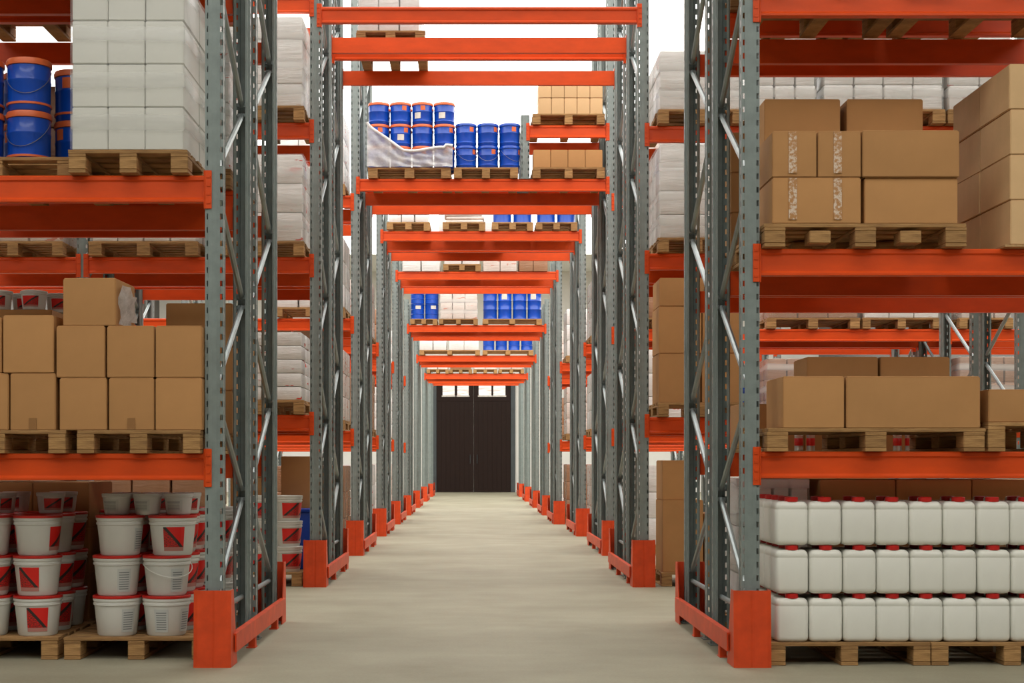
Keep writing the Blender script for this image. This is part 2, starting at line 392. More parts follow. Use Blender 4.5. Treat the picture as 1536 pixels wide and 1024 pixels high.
for r, d in enumerate(ROWS):
    for h in (0, 1):
        half = 'near' if h == 0 else 'far'; y = d+PO+h*(FD+GAP)
        for side in ('left', 'right'):
            xp = XPL if side == 'left' else xpr(r)
            upright(xp, y, HTS[r], f'grey perforated upright frame {side} of the aisle, {ORD[r]} rack row, {half} half', (r+h) % 2)
            if r < 6:
                xo = outer_x(r, side)
                upright(xo, y, HTS[r], f'grey outer upright frame closing the {side} bay, {ORD[r]} rack row, {half} half', (r+h+1) % 2)
                lv = LEV.get((r, side, h), DEF)
                for k, z in enumerate(lv):
                    a, b = (xo+PW/2, xp-PW/2) if side == 'left' else (xp+PW/2, xo-PW/2)
                    for rear in (False, True):
                        beam(a, b, y-.004 if not rear else y+FD+.004, z, rear, f'orange beam, {side} bay of {ORD[r]} rack row, {LNAME[len(lv)][k]} level, {half} half, {"rear" if rear else "front"} edge')
                if r == 1:   # the next bay beyond the narrow one
                    xo2 = xo-PW-2.7 if side == 'left' else xo+PW+2.7
                    if side == 'left':
                        upright(xo2, y, HTS[r], f'grey end upright frame at far {side} of {ORD[r]} rack row, {half} half', 1)
                        for k, z in enumerate(lv[:3]):
                            for rear in (False, True):
                                beam(xo2+PW/2, xo-PW/2, y-.004 if not rear else y+FD+.004, z, rear, f'orange beam, outermost {side} bay of {ORD[r]} row, {LNAME[3][k]} level, {half} half, {"rear" if rear else "front"} edge')
                if r == 2 and side == 'right':
                    xo2 = xo+PW+1.9
                    upright(xo2, y, HTS[r], f'grey end upright frame at far right of {ORD[r]} rack row, {half} half', 1)
                    for k, z in enumerate(lv):
                        for rear in (False, True):
                            beam(xo+PW/2, xo2-PW/2, y-.004 if not rear else y+FD+.004, z, rear, f'orange beam, outermost right bay of {ORD[r]} row, {LNAME[3][k]} level, {half} half, {"rear" if rear else "front"} edge')
        for rear in (False, True):
            beam(XIL, xir(r), y-.004 if not rear else y+FD+.004, TUN[r]+(.085 if (r, h) == (2, 1) else 0), rear, f'orange beam bridging the aisle overhead, {ORD[r]} rack row, {half} half, {"rear" if rear else "front"} edge')
    for side in ('left', 'right'):
        guard(side, r, f'orange steel end guard on floor {side} of aisle, {ORD[r]} rack row')

# ------------------------------------------------------------------ pallets
PH = .12
MTOP = ['wrap_white', 'wrap_brown', 'wrap_red']
def pallet_parts(w, dp, nb, h):
    def f():
        b = .09 if w < .9 else .11; k = h/PH
        bm = bmesh.new(); n = 7
        for i in range(n):
            y0 = (dp-.1)*i/(n-1); j = random.uniform(-.006, .006)
            box(bm, -w/2+j, w/2+j, y0+.002, y0+.098, h-.019, h, .002)
        for i in range(3):
            xc = -w/2+b/2+(w-b)*i/2; box(bm, xc-b/2, xc+b/2, 0, dp, h-.037, h-.02, .002)
        deck = mk('deck', bm, 'pallet_wood')
        bm = bmesh.new(); box(bm, -b/2, b/2, 0, .13, .019, h-.037, .004); blk = mk('block', bm, 'pallet_wood')
        bm = bmesh.new(); box(bm, -b/2, b/2, 0, dp, 0, .018, .002); run = mk('runner', bm, 'pallet_wood')
        return deck, blk, run, b
    return cached(('pal', round(w, 2), dp, nb, h), f)
def pallet(x0, x1, d, z, label, dp=1.0, nb=3, h=PH, parts=True, group='wooden pallets', runners=True):
    w = round(x1-x0, 2); z += .001; deck, blk, run, b = pallet_parts(w, dp, nb, h)
    if parts:
        t = thing('pallet', label, 'pallet', ((x0+x1)/2, d, z), 0, group)
        ob('deck', deck, t)
        for i in range(nb):
            for yy in (0, dp/2-.065, dp-.13): ob('block', blk, t, (-w/2+b/2+(w-b)*i/(nb-1), yy, 0))
        for i in range(3): ob('runner', run, t, (-w/2+b/2+(w-b)*i/2, 0, 0))
    else:
        def f():
            bm = bmesh.new(); n = 5
            for i in range(n): y0 = (dp-.14)*i/(n-1); box(bm, -w/2, w/2, y0, y0+.14, h-.02, h, .002)
            for i in range(3):
                xc = -w/2+b/2+(w-b)*i/2; box(bm, xc-b/2, xc+b/2, 0, dp, h-.037, h-.02)
                for yy in (0, dp/2-.065, dp-.13): box(bm, xc-b/2, xc+b/2, yy, yy+.13, .019, h-.037)
            box(bm, xc-b/2, xc+b/2, 0, dp, 0, .018)
            return mk('pallet', bm, 'pallet_wood')
        t = thing('pallet', label, 'pallet', ((x0+x1)/2, d, z), 0, group, cached(('palone', w, dp, h), f))
    return z+h

# ------------------------------------------------------------------ cartons
def carton_mesh(w, dp, h, mat):
    def f():
        bm = bmesh.new(); box(bm, -w/2, w/2, 0, dp, 0, h)
        bmesh.ops.subdivide_edges(bm, edges=bm.edges[:], cuts=5, use_grid_fill=True)
        for v in bm.verts:      # gentle bulge of a filled box
            a = (1-(2*v.co.x/w)**2); b = (1-(2*(v.co.y-dp/2)/dp)**2); c = (1-(2*(v.co.z-h/2)/h)**2)
            if abs(abs(v.co.x)-w/2) < 1e-5: v.co.x += math.copysign(.0018*b*c, v.co.x)
            if v.co.y < 1e-5: v.co.y -= .004*a*c
        es = [e for e in bm.edges if e.calc_length() and len(e.link_faces) == 2 and e.calc_face_angle(0) > .8]
        bmesh.ops.bevel(bm, geom=es, offset=.004, segments=2, affect='EDGES')
        return mk('carton_body', bm, mat, 30)
    return cached(('carton', round(w, 3), round(dp, 3), round(h, 3), mat), f)
def carton(x0, x1, d, dp, z, h, label, tape=None, mat='cardboard', rz=0, group=None, parts=True, cat='box'):
    """tape: None, 'low' (short end at the foot of the front), 'pale' (long strip down the front) or list of offsets"""
    w = x1-x0-.004; dp -= .004; h -= .004
    if not parts:
        return thing('carton', label, cat, ((x0+x1)/2, d, z), rz, group, carton_mesh(w, dp, h, mat))
    t = thing('carton', label, cat, ((x0+x1)/2, d, z), rz, group)
    bd = ob('body', carton_mesh(w, dp, h, mat), t)
    bm = bmesh.new(); box(bm, -w/2+.006, w/2-.006, .006, dp/2-.003, h, h+.0035, .001); ob('top_flap', mk('top_flap', bm, 'cardboard_flap' if mat == 'cardboard' else mat), t)
    bm = bmesh.new(); box(bm, -w/2+.006, w/2-.006, dp/2+.003, dp-.006, h, h+.0035, .001); ob('top_flap', mk('top_flap', bm, 'cardboard_flap' if mat == 'cardboard' else mat), t)
    if tape == 'low':
        bm = bmesh.new(); box(bm, -.02, .02, -.0055, -.001, 0.002, .062); ob('tape', mk('tape', bm, 'packing_tape'), bd)['label'] = 'short end of brown tape'
    elif tape:
        for off in tape:
            bm = bmesh.new(); box(bm, off-.021, off+.021, -.0065, -.003, .02 if h > .2 else 0, h-.002); ob('tape', mk('tape', bm, 'pale_tape'), bd)['label'] = 'pale shiny strip of tape down the front'
    return t

# ------------------------------------------------------------------ buckets, tubs, pails, drums, jerrycans
BKH, BKR = .224, .133
def bucket_meshes():
    bm = bmesh.new(); r0, r1 = .106, .126
    lathe(bm, [(0, .004), (r0-.012, .004), (r0-.006, 0), (r0, .008), (r1-.003, .165), (BKR-.004, .167), (BKR-.004, .178), (r1, .18), (r1, .188), (BKR-.002, .19), (BKR-.002, .203), (0, .203)], 28)
    body = mk('bucket_body', bm, 'bucket_white', 35)
    bm = bmesh.new(); lathe(bm, [(BKR-.001, .2035), (BKR, .205), (BKR, .216), (BKR-.006, .219), (BKR-.014, .212), (0, .212)], 28); lid = mk('lid', bm, 'lid_red', 35)
    bm = bmesh.new(); lathe(bm, [(BKR-.001, .2035), (BKR, .205), (BKR, .216), (BKR-.006, .219), (BKR-.014, .212), (0, .212)], 28); lidw = mk('lid', bm, 'bucket_white', 35)
    bm = bmesh.new(); patch(bm, r0+.003, r1-.003, .026, .156, -.66, .66); red = mk('label', bm, 'red_label', 60)
    bm = bmesh.new(); patch(bm, r0+.003, r1-.003, .026, .156, -.48, .48, flip=True); red2 = mk('label', bm, 'red_label', 60)
    bm = bmesh.new(); patch(bm, r0+.002, r1-.004, .022, .148, -.32, .32); gry = mk('label', bm, 'grey_label', 60)
    bm = bmesh.new(); pts = []
    for i in range(15):
        a = math.pi*i/14; pts.append((-math.cos(a)*(BKR+.002), -(.09*math.sin(a))-.055*math.sin(a), .172-.07*math.sin(a)))
    tube(bm, pts, .0028, 6); han = mk('handle', bm, 'bucket_white', 60)
    return body, lid, red, gry, han, lidw, red2
def bucket(x, y, z, label, face=None, ang=0, handle=False, parts=True, white_lid=False):
    body, lid, red, gry, han, lidw, red2 = cached('bucket', bucket_meshes)
    t = thing('bucket', label, 'bucket', (x, y, z), 0, 'white buckets of paint and paste')
    bd = ob('body', body, t); ob('lid', lidw if white_lid else lid, t)
    for f, a in (face or []): ob('label', (red2 if a < .27 else red) if f == 'red' else gry, bd, (0, 0, 0), (0, 0, a))
    if handle: ob('handle', han, t, (0, 0, 0), (0, 0, ang))
    return z+BKH-.005
def tub_meshes():
    bm = bmesh.new(); lathe(bm, [(0, .003), (.06, 0), (.066, .006), (.076, .095), (.08, .097), (.08, .104), (0, .104)], 24); b = mk('tub_body', bm, 'tub_plastic', 35)
    bm = bmesh.new(); lathe(bm, [(.0795, .1045), (.081, .106), (.081, .116), (.076, .118), (0, .116)], 24); l = mk('lid', bm, 'tub_plastic', 35)
    bm = bmesh.new(); patch(bm, .068, .075, .02, .085, -.7, .7); q = mk('label', bm, 'grey_label', 60)
    bm = bmesh.new(); patch(bm, .068, .075, .02, .085, -.7, .7); q2 = mk('label', bm, 'red_label', 60)
    return b, l, q, q2
def tub(x, y, z, label, red=False, rz=0):
    b, l, q, q2 = cached('tub', tub_meshes); t = thing('tub', label, 'tub', (x, y, z), rz, 'small lidded tubs')
    bd = ob('body', b, t); ob('lid', l, t); ob('label', q2 if red else q, bd)
def pail_meshes(h, r):
    def f():
        bm = bmesh.new(); lathe(bm, [(0, .003), (r-.012, 0), (r-.006, .008), (r-.004, h*.10), (r, h*.12), (r, h*.15), (r-.004, h*.17), (r-.003, h*.55), (r, h*.57), (r-.001, h*.60), (r-.003, h*.62), (r-.002, h*.86), (0, h*.86)], 28); b = mk('pail_body', bm, 'barrel_blue', 35)
        ld = []
        for m in ('lid_orange', 'barrel_blue'):
            bm = bmesh.new(); lathe(bm, [(r-.002, h*.865), (r+.004, h*.87), (r+.005, h*.94), (r, h*.985), (r-.012, h*.99), (r-.02, h*.965), (0, h*.965)], 28); ld.append(mk('lid', bm, m, 35))
        bm = bmesh.new(); lathe(bm, [(r-.003, h*.11), (r+.003, h*.115), (r+.003, h*.155), (r-.003, h*.16)], 28); hp = mk('hoop', bm, 'lid_orange', 35)
        bm = bmesh.new(); tube(bm, [(-math.cos(math.pi*i/14)*(r+.003), -(r+.003)*math.sin(math.pi*i/14), h*.8-h*.5*math.sin(math.pi*i/14)) for i in range(15)], .002, 6); hn = mk('handle', bm, 'wire_steel', 60)
        bm = bmesh.new(); patch(bm, r-.003, r-.003, h*.62, h*.83, .35, .8, 5, .002); sk = mk('sticker', bm, 'lid_orange', 60)
        bm = bmesh.new(); patch(bm, r-.003, r-.003, h*.25, h*.52, -.3, .35, 5, .002); wl = mk('label', bm, 'paper_print', 60)
        return b, ld, hp, hn, sk, wl
    return cached(('pail', h, r), f)
def pail(x, y, z, h, r, label, orange=True, handle=False, hoop=False, rz=0, sticker=True, white=False):
    b, ld, hp, hn, sk, wl = pail_meshes(h, r); t = thing('pail', label, 'pail', (x, y, z), rz, 'blue plastic pails')
    bd = ob('body', b, t); ob('lid', ld[0 if orange else 1], t)
    if hoop: ob('hoop', hp, t)
    if handle: ob('handle', hn, t)
    if sticker: ob('sticker', sk, bd)['label'] = 'orange warning sticker'
    if white: ob('label', wl, bd)
def drum_meshes(h, r):
    def f():
        bm = bmesh.new(); lathe(bm, [(0, .004), (r-.01, 0), (r, .01), (r-.004, h*.05), (r-.004, h*.32), (r+.004, h*.34), (r-.004, h*.36), (r-.004, h*.62), (r+.004, h*.64), (r-.004, h*.66), (r-.004, h*.93), (r, h*.95), (r, h*.99), (r-.008, h), (r-.016, h*.98), (0, h*.98)], 24); b = mk('drum_body', bm, 'barrel_blue', 35)
        bm = bmesh.new(); patch(bm, r-.004, r-.004, h*.68, h*.9, -.4, .4, 5, .002); q = mk('label', bm, 'paper_print', 60)
        bm = bmesh.new(); box(bm, -.02, .02, -.02, .02, h*.98, h+.004, .006); c = mk('bung', bm, 'lid_orange')
        return b, q, c
    return cached(('drum', h, r), f)
def drum(x, y, z, h, r, label, rz=0, lab=True):
    b, q, c = drum_meshes(h, r); t = thing('drum', label, 'drum', (x, y, z), rz, 'blue drums on the overhead pallets')
    bd = ob('body', b, t)
    if lab: ob('label', q, bd)
    ob('bung', c, t, (r*.5, 0, 0))
JW, JD, JH = .1735, .17, .230
def jerry_meshes():
    def rr(w, d, r, n=5):      # rounded rectangle outline
        p = []
        for cx_, cy_, a0 in ((w/2-r, d/2-r, 0), (-w/2+r, d/2-r, 90), (-w/2+r, -d/2+r, 180), (w/2-r, -d/2+r, 270)):
            for i in range(n+1):
                a = math.radians(a0+90*i/n); p.append((cx_+r*math.cos(a), cy_+r*math.sin(a)))
        return p
    bm = bmesh.new(); R_ = []
    for z, ins in ((0, .022), (.003, .012), (.009, .005), (.018, .0008), (.03, 0), (JH*.80, 0), (JH*.815, .0018), (JH*.83, .0018), (JH*.845, .0006), (JH-.022, .002), (JH-.012, .006), (JH-.004, .013), (JH, .022)):
        R_.append([bm.verts.new((x, y, z)) for x, y in rr(JW-2*ins, JD-2*ins, .024-ins*.3)])
    for a, b in zip(R_, R_[1:]):
        for i in range(len(a)): bm.faces.new((a[i], a[(i+1) % len(a)], b[(i+1) % len(a)], b[i]))
    bm.faces.new(R_[0][::-1]); bm.faces.new(R_[-1])
    body = mk('can_body', bm, 'jerrycan_plastic', 50)
    bm = bmesh.new(); lathe(bm, [(.034, 0), (.035, .003), (.035, .023), (.031, .0255), (0, .0255)], 22); cap = mk('cap', bm, 'cap_red', 40)
    bm = bmesh.new(); tube(bm, [(0, .02, 0), (0, .02, .014), (0, .028, .0185), (0, .06, .0185), (0, .068, .014), (0, .068, 0)], .0055, 8); hn = mk('handle', bm, 'jerrycan_plastic', 60)
    return body, cap, hn
def jerry(x, y, z, label, rz=0):
    b, c, h = cached('jerry', jerry_meshes); t = thing('jerrycan', label, 'jerrycan', (x, y, z), rz, 'white jerrycans with red caps')
    ob('body', b, t); ob('cap', c, t, (.004, -.042, JH-.002)); ob('handle', h, t, (0, 0, JH-.003))
    return z+JH+.0245

# ------------------------------------------------------------------ wrapped loads (one block of goods under film)
def load(x0, x1, d, dp, z, h, mat, label, cols=3, rws=3, film_=True, taper=0):
    w = x1-x0
    def f():
        bm = bmesh.new(); nd = 3; cw, ch, cd = w/cols, h/rws, dp/nd
        for i in range(cols):
            for j in range(rws):
                for k in range(nd):
                    if 0 < k < nd-1 and 0 < i < cols-1 and j < rws-1: continue
                    q = lambda: random.uniform(0, .008)
                    box(bm, -w/2+i*cw+.002+q(), -w/2+(i+1)*cw-.002-q(), k*cd+.002+q(), (k+1)*cd-.002, j*ch+.001, (j+1)*ch-.001, min(.012, ch*.15), 2)
        return mk('wrapped_goods', bm, mat, 40)
    me = cached(('load', round(w, 2), dp, round(h, 2), mat, cols, rws), f)
    if not film_: return thing('wrapped_load', label, 'wrapped load', ((x0+x1)/2, d, z), 0, 'film wrapped loads on pallets', me)
    t = thing('wrapped_load', label, 'wrapped load', ((x0+x1)/2, d, z), 0, 'film wrapped loads on pallets'); ob('goods', me, t)
    ob('film', film_mesh(w+.012, dp+.012, h+.004, 'stretch_film'), t, (0, -.006, 0)); return t
def film_mesh(w, dp, h, mat):
    def f():
        bm = bmesh.new(); box(bm, -w/2, w/2, 0, dp, 0, h, .01, 2)
        bmesh.ops.delete(bm, geom=[f_ for f_ in bm.faces if f_.normal.z < -.5], context='FACES')
        return mk('film', bm, mat, 40)
    return cached(('film', round(w, 2), dp, round(h, 2), mat), f)

# ================================================================== GOODS: nearest rack row, left
D0 = 7.95
# --- upper level: white wrapped carton stack on pallet, blue pails beside it
z = LEV[(0, 'left', 0)][1]
pt = pallet(X(103, D0), X(281, D0), D0, z, 'wooden pallet under the tall white wrapped carton stack, left', dp=1.0)
t = thing('wrapped_carton_stack', 'tall stack of white cartons under clear film on upper left pallet', 'wrapped load', (X(191, D0), D0, pt))
ch = L(65, D0); cols = [(107, 161), (161, 217), (217, 275)]
for j in range(4):
    for k in range(2):
        for i, (a, b) in enumerate(cols):
            w = L(b-a, D0)-.004
            ob('carton', carton_mesh(round(w, 3), .46, round(ch-.004, 3), 'white_carton'), t, (X((a+b)/2, D0)-X(191, D0)+random.uniform(-.002, .002), .012+.47*k+random.uniform(0, .004), ch*j))
fm = film_mesh(L(168, D0)+.016, .965, ch*4+.006, 'stretch_film'); ob('stretch_film', fm, t, (0, .0, 0))
pz = pallet(-2.98, -2.125, 8.14, z, 'wooden pallet under the blue pails, upper left level', dp=.9)
ph = .287
for nm, px, py in (('front', -2.44, 8.4), ('left', -2.70, 8.4), ('back', -2.25, 8.66), ('rear left', -2.56, 8.72)):
    for k, tn in ((0, 'lower'), (1, 'upper')):
        dsc = {'front': 'in front beside the white carton stack', 'left': 'cut by the left edge of the photo', 'back': 'half hidden behind the white carton stack', 'rear left': 'behind the front pair of pails'}[nm]
        pail(px, py, pz+k*ph, ph, .118, f'{tn} blue pail with orange hoop {dsc}', True, nm == 'front', True, rz=.2*k-.1 if nm == 'front' else -1.2+.4*k, sticker=nm != 'front')
# --- middle level: cartons
z = LEV[(0, 'left', 0)][0]
pt = pallet(X(115, D0), X(300, D0), D0, z, 'wooden pallet under the brown cartons at middle left', dp=1.0)
pt2 = pallet(X(-110, D0), X(98, D0), D0, z, 'wooden pallet under cartons at left edge, middle level', dp=1.0)
h1 = L(79, D0); h2 = L(78, D0)
for (a, b, tp, nm) in ((88, 160, None, 'left'), (162, 231, 'low', 'middle'), (232, 303, None, 'right')):
    carton(X(a, D0), X(b, D0), D0+.01, .42, pt, h1, f'brown carton, lower tier {nm}, on the middle left pallet', tp)
for (a, b, tp, nm) in ((83, 157, None, 'left'), (159, 231, None, 'middle'), (232, 303, None, 'right')):
    carton(X(a, D0), X(b, D0), D0+.012, .42, pt+h1, h2, f'brown carton, upper tier {nm}, on the middle left pallet', tp)
t = carton(X(92, D0), X(173, D0), D0+.02, .40, pt+h1+h2, L(72, D0), 'brown carton alone on top of the middle left stack', None, rz=-.03)
# torn film clinging to its right side
bm = bmesh.new(); pts = []
for i in range(7):
    for j in range(7):
        yy = .03+.34*i/6; zz = .01+.21*j/6
        pts.append(bm.verts.new((.145+.022*math.sin(i*2.1+j*1.3)*.5+.012*(j/6), yy, zz)))
for i in range(6):
    for j in range(6):
        if (i, j) in ((5, 5), (5, 0), (4, 5)): continue
        bm.faces.new((pts[i*7+j], pts[(i+1)*7+j], pts[(i+1)*7+j+1], pts[i*7+j+1]))
bmesh.ops.solidify(bm, geom=bm.faces[:], thickness=.0012)
ob('film_scrap', mk('film_scrap', bm, 'milky_film', 60), t)['label'] = 'torn clear film on the side'
carton(X(14, D0), X(83, D0), D0+.01, .42, pt2, L(86, D0), 'brown carton with short tape end at left edge, lower tier', 'low')
carton(X(-62, D0), X(12, D0), D0+.014, .42, pt2, L(86, D0), 'brown carton cut off by left photo edge, lower tier')
carton(X(3, D0), X(80, D0), D0+.01, .42, pt2+L(86, D0), L(87, D0), 'brown carton at left edge, upper tier')
carton(X(-78, D0), X(1, D0), D0+.02, .42, pt2+L(86, D0), L(84, D0), 'brown carton nearly outside the left photo edge, upper tier')
# --- floor: buckets
pt = pallet(-2.217, -1.44, 8.28, 0, 'wooden floor pallet under white buckets beside left end guard', dp=.86)
pt2 = pallet(-3.06, -2.255, 8.28, 0, 'wooden floor pallet under red labelled buckets at left edge', dp=.86)
TN = ['bottom', 'middle', 'top']
DN = ['front', 'second', 'third']
faces = {(0, 0, 0): [('gry', .75)], (0, 1, 0): [('gry', -.05), ('gry', 1.2)], (1, 0, 0): [('gry', .55)], (1, 1, 0): [('gry', .7)], (2, 0, 0): [('gry', 1.25)], (2, 1, 0): [('red', .25)]}
for dy in range(3):
    for c, bx in enumerate((-1.968, -1.692)):
        zz = pt
        for k in range(3):
            fx = faces.get((k, c, dy), [('red', 1.2+.3*random.random())])
            sh = (.02 if c == 0 else .035) if (k == 2 and dy == 0) else random.uniform(0, .004)
            zz = bucket(bx+sh-.003*c, 8.43+.272*dy, zz, f'white bucket, {TN[k]} tier, {"left" if c == 0 else "right"} stack, {DN[dy]} row, beside left end guard', fx, .5, handle=(k == 1 and c == 1 and dy == 0))
tz = zz
for i, tx in enumerate((-1.97, -1.80, -1.63)):
    tub(tx, 8.44, tz, f'small white lidded tub, {["left", "middle", "right"][i]} one atop the bucket stacks, left', False, random.uniform(-.4, .4))
    tub(tx+.005, 8.66, tz, f'small white tub in back row atop bucket stacks, {["left", "middle", "right"][i]} one', True, .4)
lf = {(0, 0, 0): [('red', .25)], (1, 0, 0): [('red', -.15)], (2, 0, 0): [('red', 1.5), ('red', -1.5)], (2, 0, 1): [('red', .1)], (0, 0, 1): [('red', .7)], (1, 0, 1): [('red', .9)]}
for dy in range(3):
    for c, bx in enumerate((-2.40, -2.675, -2.952)):
        zz = pt2
        for k in range(3):
            fx = lf.get((k, c, dy), [('red', random.uniform(-.3, 1.2))])
            zz = bucket(bx+random.uniform(-.002, .002)-(.05 if k == 2 and dy == 0 and c == 0 else 0)*0, 8.43+.272*dy, zz, f'red labelled bucket, {TN[k]} tier, {["right", "middle", "left"][c]} stack, {DN[dy]} row, left edge pallet', fx)
        if dy in (1, 2) or c > 0: tub(bx, 8.43+.272*dy-.02, zz, f'small tub atop red labelled buckets at left edge, {["right", "middle", "left"][c]} stack, {DN[dy]} row', True, random.uniform(-.5, .5))
# ---- far half of the nearest row, left
Y1 = 7.95+PO+FD+GAP-.05
pt = pallet(-2.26, -1.475, Y1, 0, 'wooden floor pallet, far half of nearest row, left', dp=1.0)
for dy in range(3):
    for c, bx in enumerate((-1.59, -1.867, -2.146)):
        zz = pt
        for k in range(3):
            zz = bucket(bx, Y1+.16+.275*dy, zz, f'white bucket behind inner left uprights, {TN[k]} tier, {["right", "middle", "left"][c]} stack, {DN[dy]} row', [('red', random.uniform(.3, 1.4))], white_lid=(c == 0))
pt = pallet(-2.26, -1.44, Y1, 1.112, 'wooden pallet with cartons behind inner left uprights', dp=1.0)
for k in range(3):
    carton(-1.85, -1.45, Y1+.01, .48, pt+k*.262, .262, f'brown carton behind inner left uprights, {TN[k]} of its column')
    carton(-1.84, -1.45, Y1+.50, .48, pt+k*.262, .262, f'brown carton at back behind inner left uprights, {TN[k]} of its column')
pt = pallet(-3.35, -2.30, Y1, 0, 'added long wooden floor pallet behind red labelled buckets, far half', dp=1.0)
for i in range(3):  # carton block added to darken the background behind the buckets
    for k in range(3): carton(-3.33+i*.34, -3.33+(i+1)*.34, Y1+.02, .6, pt+k*.275, .275, f'brown carton added to darken gap behind red labelled buckets, {TN[k]} tier, {NUM[i]} from left')
pt = pallet(-3.6, -2.5, Y1, 1.112, 'wooden pallet behind the left edge cartons, far half', dp=1.0)
for i, (a, b) in enumerate(((-3.2, -2.87), (-2.86, -2.53))):
    for k in range(3): carton(a, b, Y1+.01, .6, pt+k*.25, .25, f'dark brown carton deep behind left edge stack, {TN[k]} tier, {["left", "right"][i]}', parts=False)
for i in range(6): tub(-3.1+.1*i*1.05+.01, Y1+.12+.17*(i % 2), pt+.75, f'red labelled tub high behind the left edge cartons, {["first", "second", "third", "fourth", "fifth", "sixth"][i]} from left', True, random.uniform(-.4, .4))
pt = pallet(-2.26, -1.46, Y1, 2.70, 'wooden pallet under white load behind upper left uprights', dp=1.0)
load(-2.25, -1.47, Y1+.01, .95, pt, .80, 'wrap_red', 'white wrapped load with red print behind the tall white carton stack', 3, 4)

# ================================================================== nearest rack row, right
# floor jerrycans
DJ = 8.04
pt = pallet(X(1153, DJ), X(1396, DJ), DJ, 0, 'wooden floor pallet under white jerrycans beside right end guard', dp=1.0)
pallet(X(1398, DJ), X(1640, DJ), DJ, 0, 'wooden floor pallet under jerrycans at right photo edge', dp=1.0)
jx0 = X(1190, DJ); pitch = L(50.6, DJ)
for k in range(3):
    for c in range(9):
        zz = pt+k*(JH+.0245)
        for dy in range(5 if c == 0 else 2):
            lab = f'white jerrycan, {TN[k]} tier, {NUM[c]} from left, right floor stack' if dy == 0 else f'white jerrycan, {TN[k]} tier, {NUM[c]} column, {["", "second", "third", "fourth", "fifth"][dy]} row back, right floor stack'
            jerry(jx0+c*pitch+random.uniform(-.0015, .0015)-.004*(k == 2), DJ+.10+dy*.175+random.uniform(0, .004), zz, lab, random.uniform(-.012, .012))
# middle level
z = LEV[(0, 'right', 0)][0]
pt = pallet(X(1150, D0), X(1478, D0), D0, z, 'long wooden pallet under the large brown cartons, middle right', dp=1.0)
pt2 = pallet(X(1482, D0), X(1720, D0), D0, z, 'wooden pallet at right photo edge, middle right level', dp=1.0, h=.15)
hh = L(78, D0)
carton(X(1174, D0), X(1267, D0), D0, .46, pt, hh, 'smaller brown carton left on the middle right pallet')
carton(X(1269, D0), X(1471, D0), D0, .46, pt, hh, 'widest brown carton on the middle right pallet')
carton(1.83, 2.225, 8.45, .36, pt, .405, 'taller brown carton behind on middle right pallet, left one')
carton(2.235, 2.62, 8.45, .36, pt, .405, 'taller brown carton behind on middle right pallet, right one')
carton(X(1484, D0), X(1600, D0), D0+.02, .5, pt2, L(50, D0), 'low brown carton at the right photo edge, middle right level')
# upper level
z = LEV[(0, 'right', 0)][1]
pt = pallet(X(1146, D0), X(1451, D0), D0, z, 'long five block wooden pallet under upper right cartons', dp=1.0, nb=5)
hh = L(69.5, D0)
carton(X(1158, D0), X(1292, D0), D0, .44, pt, hh, 'brown carton with two pale tape strips, bottom left, upper right pallet', [-.125, .108])
carton(X(1297, D0), X(1438, D0), D0+.01, .44, pt, hh, 'plain brown carton, bottom right, upper right pallet')
carton(X(1158, D0), X(1225.5, D0), D0, .44, pt+hh, hh, 'narrow taped brown carton, second tier far left, upper right pallet', [-.01])
carton(X(1226.5, D0), X(1292, D0), D0, .44, pt+hh, hh, 'narrow taped brown carton, second tier middle, upper right pallet', [-.01])
carton(X(1293, D0), X(1439, D0), D0-.005, .44, pt+hh, hh+.003, 'wide plain brown carton, second tier right, upper right pallet')
for k in range(2):
    carton(X(1146, 8.42), X(1264, 8.42), 8.42, .44, pt+k*hh, hh, f'brown carton in back row, {["bottom", "second"][k]} tier left, upper right pallet')
    carton(X(1270, 8.42), X(1388, 8.42), 8.42, .44, pt+k*hh, hh, f'brown carton in back row, {["bottom", "second"][k]} tier right, upper right pallet')
ht = Z(148, 8.42)-(pt+2*hh)
carton(X(1146, 8.42), X(1261, 8.42), 8.42, .44, pt+2*hh, ht, 'shaded brown carton topping the upper right stack, left one')
carton(X(1270, 8.42), X(1385, 8.42), 8.42, .44, pt+2*hh, ht, 'shaded brown carton topping the upper right stack, right one')
bm = bmesh.new(); box(bm, -.42, .42, 0, 1.0, 0, .012, .001)
thing('plywood_sheet', 'thin plywood sheet under carton stack at upper right edge', 'board', (2.77+.4, D0, z), 0, None, mk('plywood_sheet', bm, 'plywood'))
z += .012; hs = L(68, D0)
for k in range(4):
    for j in range(2):
        sh = random.uniform(-.008, .008)
        carton(2.772+sh, 3.27+sh, D0+.01+j*.475, .47, z+k*hs, hs, f'pale carton, {["bottom", "second", "third", "top"][k]} of stack at upper right edge, {["front", "back"][j]} column', mat='pale_cardboard' if True else 'cardboard')
# far half, right
pt = pallet(1.56, 2.02, Y1, 0, 'wooden floor pallet behind inner right uprights', dp=1.0)
load(1.57, 2.0, Y1+.01, .96, pt, .84, 'wrap_white', 'white wrapped load on floor pallet behind inner right uprights', 4, 3)
pt = pallet(2.06, 3.9, Y1, 0, 'long wooden floor pallet with dark cartons behind the jerrycans', dp=1.0)
for i in range(4):
    for k in range(2): carton(2.07+i*.455, 2.07+(i+1)*.455, Y1+.02, .6, pt+k*.42, .42, f'brown carton in shade behind the jerrycans, {["lower", "upper"][k]} tier, {NUM[i]} from left')
for i in range(4): carton(1.68+i*.41, 1.68+(i+1)*.41, Y1+.55, .38, 1.136, .30, f'low carton added as dark backing behind the red tins, {NUM[i]} from left')  # row added as a dark background for the tins
bm = bmesh.new(); box(bm, -.85, .85, 0, 1.0, 0, .012, .001)
thing('plywood_sheet', 'plywood sheet carrying red tins behind middle right pallet', 'board', (2.50, Y1+.06, 1.1235), 0, None, mk('plywood_sheet', bm, 'plywood'))
